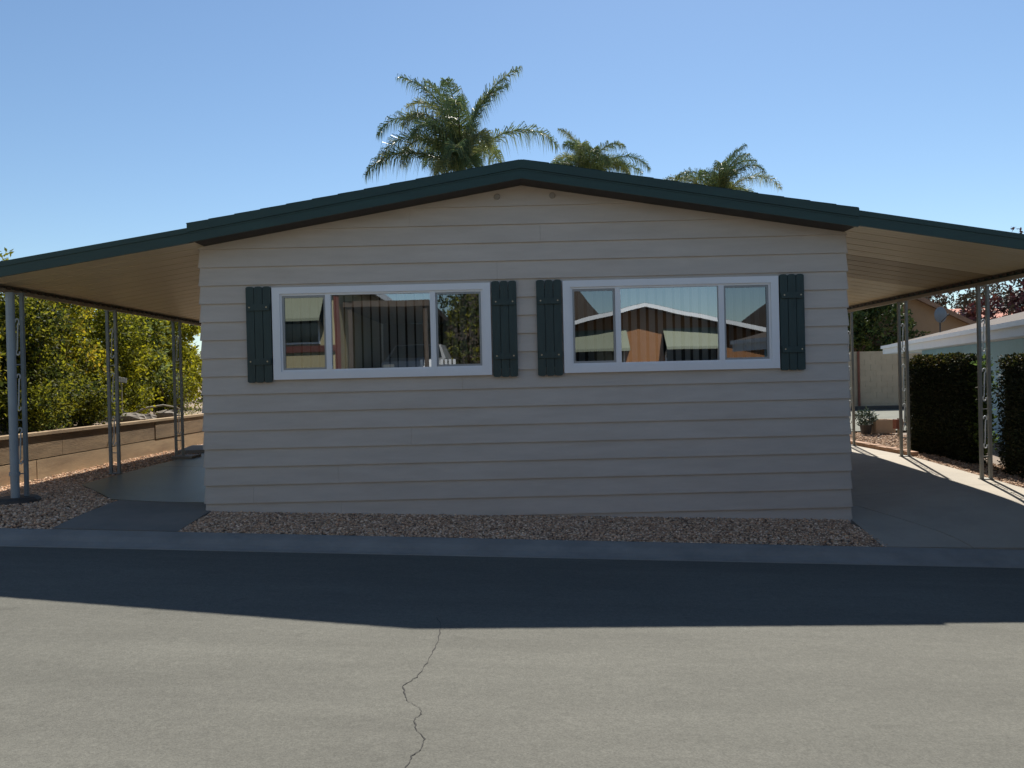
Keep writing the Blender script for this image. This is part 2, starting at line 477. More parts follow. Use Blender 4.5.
WINS = [(-2.66, -.22), (.59, 3.0)]; WZ0, WZ1 = 1.652, 2.683
OPEN = [(a+.045, b-.045, WZ0+.045, WZ1-.045) for a, b in WINS]
def gable_clip(z):   # x range at height z under the roof
    zr = ZAP-WALLTOP
    if z <= zr - SL*(XC-XL): return XL, XR
    h = max(0.0, (zr-z)/SL)
    return max(XL, XC-h), min(XR, XC+h)
mb = MB()
LAP = .022; PITCH = .204; Z0 = .48-4*PITCH
random.seed(21)
rows = int((ZAP-Z0)/PITCH)+1
for k in range(rows):
    za, zb = Z0+k*PITCH, min(Z0+(k+1)*PITCH, ZAP-WALLTOP-.001)
    if zb <= za+.003: continue
    ysl = lambda z: YF - .004 - LAP*(1-(z-za)/PITCH)
    cuts = sorted({za, zb} | {z for o in OPEN for z in (o[2], o[3]) if za < z < zb} | {z for z in (ZAP-WALLTOP-SL*(XC-XL), ZAP-WALLTOP-SL*(XR-XC)) if za < z < zb})
    joints = sorted(random.choice([-.55, -.1, .35, -2.0, 1.7, 2.6, -1.1, .8, -2.9]) + random.uniform(-.05, .05) for _ in range(random.choice([0, 1, 1])))
    for i in range(len(cuts)-1):
        c0, c1 = cuts[i], cuts[i+1]
        l0, r0 = gable_clip(c0); l1, r1 = gable_clip(c1)
        segs = [(l0, r0, l1, r1)]
        holes = [o for o in OPEN if c0 >= o[2]-1e-6 and c1 <= o[3]+1e-6]
        xsplit = [(o[0], o[1]) for o in holes] + [(j-.0009, j+.0009) for j in joints if l0+.1 < j < r0-.1 and l1+.1 < j < r1-.1 and not any(o[0] < j < o[1] for o in holes)]
        xsplit.sort()
        cur = (l0, l1); out = []
        for a, b in xsplit:
            out.append((cur[0], a, cur[1], a)); cur = (b, b)
        out.append((cur[0], r0, cur[1], r1))
        for (a0, b0, a1, b1) in out:
            y0, y1 = ysl(c0), ysl(c1)
            mb.hexa([(a0, y0, c0), (b0, y0, c0), (b0, YF+.02, c0), (a0, YF+.02, c0),
                     (a1, y1, c1), (b1, y1, c1), (b1, YF+.02, c1), (a1, YF+.02, c1)])
# side walls, lap boards too
for sx, X in ((-1, XL), (1, XR)):
    for k in range(rows):
        za, zb = Z0+k*PITCH, Z0+(k+1)*PITCH
        zt = ZAP-WALLTOP - SL*abs(X-XC)
        if za > zt: continue
        zb = min(zb, zt)
        xo, xt = X + sx*(.004+LAP), X + sx*.004
        P = [(X-sx*.03, YF-.004, za), (xo, YF-.004, za), (xo, YB, za), (X-sx*.03, YB, za),
             (X-sx*.03, YF-.004, zb), (xt, YF-.004, zb), (xt, YB, zb), (X-sx*.03, YB, zb)]
        mb.hexa(P)
hp(mb.build('siding', M['siding']))
# corner trim-less; rear wall, floor
mb = MB()
mb.prism([(XL+.03, -.3), (XR-.03, -.3), (XR-.03, ZAP-WALLTOP-SL*(XR-XC)-.01), (XC, ZAP-WALLTOP-.01), (XL+.03, ZAP-WALLTOP-SL*(XC-XL)-.01)], YB-.1, YB)
mb.box(XL+.03, YF+.03, .30, XR-.03, YB-.11, .36)
mb.box(XL+.03, YF+1.6, .36, XR-.03, YF+1.66, 3.2)
hp(mb.build('inner_wall', M['room']))

# patched holes in the gable
for px_ in (-.12, .50):
    m2 = MB(); z = CAMZ+2.045
    m2.tube([(px_, YF-.034, z), (px_, YF-.008, z)], [.028, .040], 14)
    hp(m2.build('hole_cover', M['patch']))

# roof
YR0, YR1 = 8.63, 26.5
XRL, XRR = XC-3.62, XC+3.63
def roof_slab(mb, x0, x1, off_top, th, y0, y1, mi=0):
    for (a, b) in ((x0, XC), (XC, x1)):
        mb.hexa([(a, y0, roof_top(a)-off_top-th), (b, y0, roof_top(b)-off_top-th), (b, y1, roof_top(b)-off_top-th), (a, y1, roof_top(a)-off_top-th),
                 (a, y0, roof_top(a)-off_top), (b, y0, roof_top(b)-off_top), (b, y1, roof_top(b)-off_top), (a, y1, roof_top(a)-off_top)], mi)
mb = MB(); roof_slab(mb, XRL, XRR, .0, .075, YR0+.012, YR1)
# shingle courses stepping down the slope (seen only on edge)
for sx in (-1, 1):
    for i in range(13):
        xa = XC + sx*(.02+i*.28); xb = XC + sx*(.02+(i+1)*.28)
        if abs(xb-XC) > 3.62: xb = XC+sx*3.62
        l, r = min(xa, xb), max(xa, xb)
        ol, orr = (.009, .003) if sx < 0 else (.003, .009)
        mb.hexa([(l, YR0-.012, roof_top(l)+.0005), (r, YR0-.012, roof_top(r)+.0005), (r, YR1, roof_top(r)+.0005), (l, YR1, roof_top(l)+.0005),
                 (l, YR0-.012, roof_top(l)+ol), (r, YR0-.012, roof_top(r)+orr), (r, YR1, roof_top(r)+orr), (l, YR1, roof_top(l)+ol)])
rf = hp(mb.build('roof', M['shingle']))
mb = MB(); roof_slab(mb, XRL+.03, XRR-.03, .1835, .012, YR0+.03, YF-.03)
roof_slab(mb, XRL+.03, XRR-.03, .1835, .004, YF+.03, YR1-.05)
hp(mb.build('soffit', M['soffit']))
mb = MB(); roof_slab(mb, XRL+.005, XRR-.005, .001, .090, YR0-.014, YR0+.012)      # upper drip edge
roof_slab(mb, XRL+.012, XRR-.012, .092, .108, YR0, YR0+.026)                        # main board
roof_slab(mb, XRL+.012, XRR-.012, .098, .012, YR0-.006, YR0-.001)
hp(mb.build('fascia', M['fascia']))

# windows
def make_window(x0, x1):
    w = empty('window', (0, 0, 0)); w.parent = house; w.matrix_parent_inverse = Matrix.Translation((-XC, -YF, 0))
    T = .085; yo = YF-.062
    mb = MB()
    mb.box(x0, yo, WZ0, x1, YF+.0, WZ0+T); mb.box(x0, yo, WZ1-T+.012, x1, YF+.0, WZ1)
    mb.box(x0, yo, WZ0+T, x0+T, YF+.0, WZ1-T+.012); mb.box(x1-T, yo, WZ0+T, x1, YF+.0, WZ1-T+.012)
    # inner step
    g = .022; a, b, c, d = x0+T, x1-T, WZ0+T, WZ1-T+.012
    mb.box(a, yo+.02, c, b, YF+.06, c+g); mb.box(a, yo+.02, d-g, b, YF+.06, d)
    mb.box(a, yo+.02, c+g, a+g, YF+.06, d-g); mb.box(b-g, yo+.02, c+g, b, YF+.06, d-g)
    W = x1-x0
    m1, m2 = x0+.255*W, x0+.735*W
    for m_ in (m1, m2): mb.box(m_-.03, yo+.012, c+g, m_+.03, YF+.06, d-g)
    fr = mb.build('window_frame', M['vinyl'], w)
    bands = [(a+g, m1-.03, True), (m1+.03, m2-.03, False), (m2+.03, b-g, True)]
    for i, (p, q, side) in enumerate(bands):
        zz0, zz1 = c+g, d-g
        if side:
            mb = MB(); s = .022
            mb.box(p+.001, yo+.03, zz0+.001, q-.001, yo+.05, zz0+s); mb.box(p+.001, yo+.03, zz1-s, q-.001, yo+.05, zz1-.001)
            mb.box(p+.001, yo+.03, zz0+s, p+s, yo+.05, zz1-s); mb.box(q-s, yo+.03, zz0+s, q-.001, yo+.05, zz1-s)
            mb.build('sash', M['sash'], w)
            p2, q2, z2, z3 = p+s, q-s, zz0+s, zz1-s
        else: p2, q2, z2, z3 = p, q, zz0, zz1
        mb = MB(); mb.add([(p2-.004, yo+.045, z2-.004), (q2+.004, yo+.045, z2-.004), (q2+.004, yo+.045, z3+.004), (p2-.004, yo+.045, z3+.004)], [(0, 1, 2, 3)])
        mb.build('pane', M['screen_glass' if side else 'glass'], w)
    # vertical blinds
    mb = MB(); n = int((x1-x0-.2)/.1)
    for i in range(n):
        cx = x0+.12+i*.1+random.uniform(-.004, .004); a_ = R(32)+random.uniform(-.12, .12)
        dx, dy = .043*math.cos(a_), .043*math.sin(a_)
        yb = YF+.13
        mb.add([(cx-dx, yb-dy, WZ0+.06), (cx, yb+.006, WZ0+.06), (cx+dx, yb+dy, WZ0+.06), (cx-dx, yb-dy, WZ1-.05), (cx, yb+.006, WZ1-.05), (cx+dx, yb+dy, WZ1-.05)],
               [(0, 1, 4, 3), (1, 2, 5, 4)])
    mb.build('blinds', M['blind'], w)
    return w
for a, b in WINS: make_window(a, b)

def make_shutter(x0, x1):
    z0, z1 = 1.625, 2.70
    w = empty('shutter', (0, 0, 0)); w.parent = house; w.matrix_parent_inverse = Matrix.Translation((-XC, -YF, 0))
    mb = MB(); n = 3; bw = (x1-x0)/n
    ya, yb_ = YF-.058, YF-.030
    for i in range(n):
        a, b = x0+i*bw+.003, x0+(i+1)*bw-.003
        poly = [(a, z0+.012), (a+.02, z0), (b-.02, z0), (b, z0+.012), (b, z1-.015), (b-.018, z1-.002), ((a+b)/2, z1), (a+.018, z1-.002), (a, z1-.015)]
        mb.prism(poly, ya, yb_)
    mb.build('slat_boards', M['shutter'], w)
    for z in (z0+.235, z1-.235):
        mb = MB()
        h = .036; ca = x0+.012; cb = x1-.012
        mb.prism([(ca, z-h+.012), (ca+.012, z-h), (cb-.012, z-h), (cb, z-h+.012), (cb, z+h-.012), (cb-.012, z+h), (ca+.012, z+h), (ca, z+h-.012)], ya-.02, ya-.001)
        bt = mb.build('batten', M['shutter'], w)
        for sx_ in (x0+bw*.5, x1-bw*.5):
            ms = MB(); ms.tube([(sx_, ya-.027, z), (sx_, ya-.019, z)], .0085, 8); ms.build('screw', M['screw'], bt)
    mb = MB(); mb.box(x0+.01, yb_, z0+.1, x1-.01, YF-.006, z1-.1); mb.build('backing', M['shutter'], w)
for a, b in ((-2.955, -2.672), (-.208, .075), (.292, .578), (3.012, 3.29)): make_shutter(a, b)

# ------------------------------------------------------------------ carports
def make_carport(side, xin, xout, zin, zout, posts, label, zbeam, bottom_fn, blue):
    root = empty('carport', (xout, 8.6, 0), 0, label, 'carport')
    def cp(o):
        o.parent = root; o.matrix_parent_inverse = Matrix.Translation((-xout, -8.6, 0)); return o
    Y0, Y1 = 8.65, 17.6 if side > 0 else 17.6
    s = (zout-zin)/(xout-xin)
    zt = lambda x: zin + s*(x-xin)
    l, r = min(xin, xout), max(xin, xout)
    # pans: flat sheets between ribs
    mb = MB(); y = Y0+.03; k = 0
    pans = [MB(), MB(), MB()]
    while y < Y1-.01:
        y2 = min(Y1, y+.305)
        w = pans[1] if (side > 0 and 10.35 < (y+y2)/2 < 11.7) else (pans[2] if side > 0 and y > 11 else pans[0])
        hz = .150
        w.hexa([(l, y+.001, zt(l)-hz), (r, y+.001, zt(r)-hz), (r, y2-.001, zt(r)-hz), (l, y2-.001, zt(l)-hz),
                (l, y+.001, zt(l)-hz+.006), (r, y+.001, zt(r)-hz+.006), (r, y2-.001, zt(r)-hz+.006), (l, y2-.001, zt(l)-hz+.006)])
        # two stiffening beads and the interlocking seam under each pan
        for q, wd, dp in ((.0, .006, .005), (.10, .016, .0022), (.205, .016, .0022)):
            yy = y+q+.004
            if yy+wd > Y1: continue
            w.hexa([(l, yy, zt(l)-hz-dp), (r, yy, zt(r)-hz-dp), (r, yy+wd, zt(r)-hz-dp), (l, yy+wd, zt(l)-hz-dp),
                    (l, yy, zt(l)-hz-.001), (r, yy, zt(r)-hz-.001), (r, yy+wd, zt(r)-hz-.001), (l, yy+wd, zt(l)-hz-.001)])
        y = y2
    cp(pans[0].build('roof_panel', M['pan']))
    if pans[2].v: cp(pans[2].build('roof_panel', M['pan']))
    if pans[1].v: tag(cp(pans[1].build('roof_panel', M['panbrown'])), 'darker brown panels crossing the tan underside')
    mb = MB()   # green front fascia
    H = .158
    def bar(mb, a, b, y0, y1, t0, t1):
        mb.hexa([(a, y0, zt(a)-t1), (b, y0, zt(b)-t1), (b, y1, zt(b)-t1), (a, y1, zt(a)-t1), (a, y0, zt(a)-t0), (b, y0, zt(b)-t0), (b, y1, zt(b)-t0), (a, y1, zt(a)-t0)])
    bar(mb, l, r, Y0, Y0+.028, .0, H); bar(mb, l, r, Y0-.010, Y0-.001, -.006, .05)
    cp(mb.build('fascia', M['fascia']))
    mb = MB(); bar(mb, l, r, Y0+.03, Y1, .0, .012)
    cp(mb.build('roof_top', M['fascia']))
    # eave: gutter beam outside and scalloped pan ends
    mb = MB(); e = .05
    xa, xb = (xout-e, xout) if side > 0 else (xout, xout+e)
    mb.box(xa, Y0+.03, zbeam, xb, Y1, zbeam+.045)
    cp(mb.build('eave_beam', M['beam']))
    mb = MB(); y = Y0+.035
    xs_ = xout - side*.055
    while y < Y1-.08:
        mb.prism([(xs_-.006, zout-.150-.034), (xs_+.006, zout-.150-.034), (xs_+.006, zout-.150), (xs_-.006, zout-.150)], y, y+.075)
        y += .1525
    mb.box(xs_-.007, Y0+.033, zout-.158, xs_+.007, Y1-.08, zout-.149)
    cp(mb.build('scalloped_edge', M['scallop']))
    mb = MB(); mb.box(min(xout, xout+side*.02), Y0+.03, zbeam+.02, max(xout, xout+side*.02), Y1, zout+.004)
    cp(mb.build('eave_fascia', M['fascia']))
    # posts
    proto = None
    for i, (px, py) in enumerate(posts):
        zb = bottom_fn(px, py)
        Hh = zbeam - zb
        p = empty('post', (px, py, zb)); p.parent = root; p.matrix_parent_inverse = Matrix.Translation((-xout, -8.6, 0))
        mm = M['iron_blue'] if blue else M['iron']
        mb = MB()
        for sx in (-.058, .058):
            mb.box(sx-.019, -.019, .012, sx+.019, .019, Hh-.012)
        for zz in (.30, .92, 1.56):
            mb.box(-.039, -.006, zz-.006, .039, .006, zz+.006)
        mb.box(-.085, -.04, 0, .085, .04, .012); mb.box(-.085, -.03, Hh-.012, .085, .03, Hh)
        mb.build('post_tubes', mm, p)
        for zc in (.62, 1.24, 1.88):
            pts = []
            h, w_ = .21, .034
            for k in range(9):           # lower hook
                t = R(200) - R(270)*k/8*1.0
                pts.append((math.cos(t+math.pi)*w_*.75*.8, 0, zc-h+w_*.9+math.sin(t+math.pi)*w_*.9))
            pts2 = [(-x, 0, 2*zc-z) for x, y, z in pts][::-1]
            mb = MB(); mb.tube(pts+pts2, .0085, 6); mb.build('scroll', M['scroll'], p, smooth=True)
    return root, cp

rootR, cpR = make_carport(1, 3.74, 6.2, CAMZ+1.735, CAMZ+1.32, [(6.17, 10.45), (6.17, 12.60), (6.17, 14.62)],
             'tan undersided metal carport with green edge along the right of the beige house', CAMZ+1.075, lambda x, y: ground_z(x, y)+.004, False)
rootL, cpL = make_carport(-1, -3.41, -5.80, CAMZ+1.715, CAMZ+1.345, [(-5.70, 9.25), (-5.76, 11.55), (-5.74, 13.75)],
             'tan undersided metal carport with green edge along the left of the beige house', CAMZ+1.125, lambda x, y: ground_z(x, y)+.008, True)
# downspout at the first left post
mb = MB(); zb = ground_z(-5.78, 9.1)
mb.tube([(-5.695, 9.12, zb+.02), (-5.695, 9.12, CAMZ+1.12)], .047, 14)
mb.tube([(-5.695, 9.12, zb+.30), (-5.695, 9.12, zb+.34)], .058, 14)
cpL(mb.build('downspout', M['pipe'], smooth=False))
mb = MB()
mb.tube([(-5.72, 9.2, zb-.06), (-5.72, 9.2, zb+.02), (-5.72, 9.2, zb+.05)], [.26, .24, .20], 14)
cpL(mb.build('footing', M['darkmetal']))
mb = MB(); zb = ground_z(-5.7, 13.75)
mb.box(-5.80, 13.55, zb-.02, -5.45, 13.95, zb+.05)
cpL(mb.build('footing', M['curb']))

# ------------------------------------------------------------------ retaining wall (left)
XW = -6.62
rw = empty('retaining_wall', (XW, 16, .4), 0, 'low tan concrete plank retaining wall beside the left carport', 'wall')
def at_root(o, root):
    o.parent = root; o.matrix_parent_inverse = Matrix.Translation(-Vector(root.location)); return o
mb = MB(); mbu = MB(); random.seed(3)
for r_, (z0, z1) in enumerate([(.20, .63), (.645, .965)]):
    y = 4.5 if False else 8.7
    while y < 27:
        L_ = 2.4 if r_ == 0 else 3.05
        off = random.uniform(-.006, .006)
        (mbu if r_ else mb).box(XW-.12+off, y+.004, z0, XW+off, min(27, y+L_)-.004, z1)
        y += L_
at_root(mb.build('wall_planks', M['retain']), rw)
at_root(mbu.build('upper_planks', mat('weathered_planks', (.27, .185, .10), .9, var=.28, scale=2.2, bump=.4, bscale=30, stretch=(1, .5, 3), stain=(.14, .085, .045), stain_scale=1.3, stain_amt=.7)), rw)
mb = MB(); mb.box(XW-.14, 8.68, .967, XW+.02, 27, 1.01); at_root(mb.build('cap', M['retain']), rw)
# raised soil behind
mb = MB(); mb.grid([-60, -20, -12, -9, XW-.11], [8.7, 12, 16, 20, 27, 60], lambda x, y: .93 + (.25*min(1, max(0, (-7-x)/3))))
mb.grid([-60, -12, XW-.11], [8.68, 8.7], lambda x, y: .93 if y > 8.69 else -.1)
tag(mb.build('terrain', M['dirt']), kind='structure')

# ------------------------------------------------------------------ foliage
def leaf_quad(mb, p, n, u, L_, W_, c):
    """one folded leaf: two triangles pairs along direction u"""
    v = n.cross(u)
    a = p; b = p + u*L_*.5 + v*W_*.5 + n*W_*.12; d = p + u*L_*.5 - v*W_*.5 + n*W_*.12; e = p + u*L_
    i = len(mb.v)
    mb.v.extend([tuple(a), tuple(b), tuple(e), tuple(d)])
    mb.f.append((i, i+1, i+2, i+3)); mb.m.append(0)
    mb.c.extend([c]*4)

def rv():
    while True:
        v = Vector((random.uniform(-1, 1), random.uniform(-1, 1), random.uniform(-1, 1)))
        if .05 < v.length < 1: return v.normalized()

def crown(blobs, n, size, pal, mat_, parent, name='crown', clump=9, spread=.16, shell=.55, up=.3):
    mb = MB(); mb.c = []
    wts = [b[1]*b[2]*b[3] for b in blobs]; wt = sum(wts)
    for bi, b in enumerate(blobs):
        cnt = int(n*wts[bi]/wt/clump)+1
        for _ in range(cnt):
            d = rv(); rr = shell + (1-shell)*random.random()**.6
            rr *= random.uniform(.85, 1.12)
            cc = Vector((b[0][0]+d.x*b[1]*rr, b[0][1]+d.y*b[2]*rr, b[0][2]+d.z*b[3]*rr))
            base = random.choice(pal); k = random.uniform(.7, 1.3)
            axis = (d + rv()*.6 + Vector((0, 0, up))).normalized()
            for q in range(clump):
                t = random.random()
                p = cc + axis*(t-.3)*spread*1.6 + rv()*spread*.4
                u = (axis*.6 + rv()).normalized(); nn = rv(); nn = (nn - u*nn.dot(u)).normalized()
                kk = k*random.uniform(.8, 1.2)
                s = size*random.uniform(.7, 1.3)
                leaf_quad(mb, p, nn, u, s, s*.5, (base[0]*kk, base[1]*kk, base[2]*kk))
    return mb.build(name, mat_, parent)

YG = [(.34,.31,.016),(.44,.37,.02),(.24,.24,.018),(.08,.09,.012),(.42,.31,.03),(.15,.155,.018)]
random.seed(11)
def shrub(x, y, zb, h, w, label, pal=YG, n=9000, size=.085, mat_='leafy', name='shrub', group='tall shrubs behind the left retaining wall'):
    root = empty(name, (x, y, zb), 0, label, 'shrub', group)
    mb = MB()
    for k in range(5):
        a = random.uniform(0, 6.28); r1 = w*.45
        tx, ty = math.cos(a)*r1*random.uniform(.3, 1), math.sin(a)*r1*random.uniform(.3, 1)
        hh = h*random.uniform(.55, .85)
        mb.tube([(random.uniform(-.06, .06), random.uniform(-.06, .06), 0), (tx*.4, ty*.4, hh*.45), (tx, ty, hh)], [.03, .02, .007], 6)
    mb.build('stems', M['bark'], root)
    blobs = []
    nb = 9
    for k in range(nb):
        t = k/(nb-1)
        rr = w*.5*(1-.35*t)
        a = random.uniform(0, 6.28); off = w*.30*random.random()**.5
        blobs.append(((math.cos(a)*off, math.sin(a)*off, h*(.16+.68*t)), rr*random.uniform(.5, .8), rr*random.uniform(.5, .8), h*.15*random.uniform(.8, 1.3)))
    crown(blobs, n, size, pal, M[mat_], root)
    return root
DK = [(.06,.075,.015),(.12,.13,.018),(.035,.05,.015),(.24,.23,.022)]
sh = [(-7.55, 9.6, 2.55, 1.6, 'leaning yellow green shrub behind the thick pipe of the nearest left post', YG, 8000, .08),
      (-8.0, 10.9, 2.9, 1.9, 'bright yellow green shrub seen between the first and second left posts', YG, 12000, .085),
      (-7.8, 12.6, 2.75, 1.7, 'dark green shrub just behind the second left post', DK+[YG[2]], 12000, .08),
      (-8.1, 14.1, 2.8, 2.0, 'full yellow green shrub seen between the second and third left posts', YG, 12000, .085),
      (-8.1, 15.9, 2.7, 1.8, 'olive green shrub behind the third left post', [YG[2], YG[3], YG[0], DK[1]], 11000, .08),
      (-8.5, 17.9, 2.75, 2.0, 'glossy green shrub against the left corner of the beige house', [DK[3], DK[1], YG[2], (.16,.2,.07)], 12000, .10),
      (-10.2, 12.2, 2.95, 2.6, 'dark backing shrub in the second row behind the first left post', YG[:3]+DK, 9000, .10),
      (-10.4, 15.6, 2.9, 2.8, 'dark backing shrub in the second row between the left posts', YG[:3]+DK, 9000, .10),
      (-10.6, 19.4, 3.2, 3.0, 'dark backing shrub in the second row by the left corner of the house', DK, 9000, .10)]
sh += [(-8.9, 20.6, 3.0, 2.2, 'tall olive shrub farthest back beside the left corner of the house', [DK[3], YG[2], YG[0]], 10000, .11),
       (-10.6, 24.5, 3.4, 3.6, 'dark backing shrub farthest along the second row', DK, 8000, .12)]
for (x, y, h, w, lab, pal, n, s) in sh:
    shrub(x, y, .92, h, w, lab, pal, int(n*1.15), s)
# low filler shrubs on top of the wall
for (x, y, h, w, lab) in [(-7.15, 10.3, .9, 1.0, 'low dark shrub at the wall cap left of the second post'), (-7.2, 12.0, .8, 1.1, 'low dark shrub at the wall cap behind the second post'),
                     (-7.25, 13.6, .85, 1.1, 'low shrub at the wall cap right of the second post'), (-7.4, 17.4, .9, 1.2, 'low shrub at the wall cap beside the house corner')]:
    shrub(x, y, .92, h, w, lab, DK+[YG[2]], 3500, .06, group='low shrubs on the retaining wall')

def rocks(x, y, z, n, label, rmax=.22):
    root = empty('rock', (x, y, z), 0, label, 'rock', 'rocks on the retaining wall')
    mb = MB(); mb.blob((0, 0, rmax*.4), rmax*1.3, rmax, rmax*.6, 9, 6, .12); o = mb.build('stone', M['rock'], root)
    return root
rocks(-6.95, 14.6, .95, 1, 'larger pale rock on the wall cap left of the third post', .20)
rocks(-6.95, 15.2, .95, 1, 'smaller pale rock on the wall cap beside the third post', .15)
rocks(-7.0, 16.2, .95, 1, 'flat pale rock on the wall cap right of the third post', .19)
# dead branch curve lying there
mb = MB()
mb.tube([(-.4, -.5, 0), (-.2, -.15, .12), (0, .15, .16), (.1, .55, .10), (.12, .9, 0)], [.02, .022, .018, .014, .01], 6)
o = mb.build('fallen_branch', M['lichen'], loc=(-7.0, 15.9, 1.08)); tag(o, 'bare grey branch arching over rocks behind the third left post', 'branch')
# white marker
root = empty('garden_marker', (-7.2, 14.75, .95), 0, 'small white plate on a stake among shrubs by the third left post', 'garden marker')
mb = MB(); mb.box(-.012, -.008, 0, .012, .008, .80); mb.build('stake', M['lichen'], root)
mb = MB(); mb.prism([(-.10, .78), (.10, .74), (.11, .83), (-.09, .87)], -.02, -.009); mb.build('plate', M['white'], root)
# concrete paver near third post
root = empty('concrete_paver', (-5.95, 15.2, ground_z(-5.9, 15)), .12, 'grey concrete paver lying on the gravel behind the third left post', 'paver')
mb = MB(); mb.hexa([(-.30, -.55, .0), (.30, -.55, .0), (.34, .55, .0), (-.30, .5, .0), (-.28, -.52, .06), (.28, -.52, .06), (.32, .52, .09), (-.28, .48, .08)])
mb.build('paver_slab', M['curb'], root)

# clipped hedges (right)
def hedge(x0, x1, y0, y1, zt, label, seed):
    random.seed(seed)
    zb = .15
    root = empty('hedge', ((x0+x1)/2, (y0+y1)/2, zb), 0, label, 'hedge', 'clipped hedges along the right driveway')
    W, D, H = (x1-x0)/2, (y1-y0)/2, zt-zb
    mb = MB()
    r = .07
    mb.box(-W+r, -D+r, .05, W-r, D-r, H-r); mb.build('light_block_core', M['hedgecore'], root)  # solid core box added to block light through the leaves
    mb = MB(); mb.c = []
    pal = [(.018,.028,.008),(.024,.034,.009),(.014,.022,.007),(.03,.032,.011)]  # side leaves near black: their backlit shade is put into the colour
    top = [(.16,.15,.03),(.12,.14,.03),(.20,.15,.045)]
    def put(p, nrm, c):
        u = (nrm*.5 + rv()).normalized(); nn = rv(); nn = (nn-u*nn.dot(u)).normalized()
        k = random.uniform(.7, 1.3); s = random.uniform(.035, .06)
        leaf_quad(mb, Vector(p), nn, u, s, s*.45, (c[0]*k, c[1]*k, c[2]*k))
    for face, n in (('l', 17000), ('f', 3500), ('t', 5000), ('r', 2500), ('b', 1500)):
        for _ in range(n):
            a, b = random.uniform(-1, 1), random.uniform(-1, 1); dp = random.random()**2*.10
            bulge = .03*math.sin(a*5+seed)+.025*math.sin(b*7+seed*2)
            # rounded top edges
            z = (b+1)/2*H; rnd = .07*max(0, (z-(H-.22))/.22)**2
            rb = .05*max(0, abs(a)-.8)/.2
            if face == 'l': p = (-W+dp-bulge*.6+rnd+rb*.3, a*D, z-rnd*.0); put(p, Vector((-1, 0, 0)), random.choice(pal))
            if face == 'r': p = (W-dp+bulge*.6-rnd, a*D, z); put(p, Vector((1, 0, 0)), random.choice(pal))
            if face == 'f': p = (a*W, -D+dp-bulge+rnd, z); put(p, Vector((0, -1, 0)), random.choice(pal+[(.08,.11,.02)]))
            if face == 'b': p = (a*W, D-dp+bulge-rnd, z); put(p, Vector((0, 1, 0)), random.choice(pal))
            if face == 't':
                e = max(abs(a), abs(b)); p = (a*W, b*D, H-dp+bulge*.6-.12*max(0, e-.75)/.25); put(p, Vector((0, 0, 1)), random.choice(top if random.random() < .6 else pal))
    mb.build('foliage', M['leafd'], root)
    return root
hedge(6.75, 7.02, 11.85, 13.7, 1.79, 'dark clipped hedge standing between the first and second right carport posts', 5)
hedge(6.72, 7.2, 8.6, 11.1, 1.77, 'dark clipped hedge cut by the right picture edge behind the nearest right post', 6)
# sprig added in the gap, standing in for the farther hedge's lit end face
random.seed(9)
root = empty('shrub', (6.90, 11.62, .2), 0, 'thin bright green sprig standing in for the lit end of the farther dark hedge', 'shrub')
mb = MB(); mb.tube([(0, 0, 0), (.03, 0, .8), (0, .02, 1.5)], [.02, .015, .006], 6)
for z in (.95, 1.12): mb.tube([(0, 0, z), (-.14, -.12, z+.02), (-.30, -.22, z-.0)], [.009, .008, .004], 5)
mb.build('stems', M['lichen'], root)
crown([((.0, .05, .5), .07, .08, .35), ((0, .05, 1.0), .08, .08, .35), ((0, .05, 1.35), .06, .06, .2)], 1300, .06, [(.08,.13,.03),(.11,.16,.035),(.06,.1,.03)], M['leafy'], root, clump=6, spread=.08)

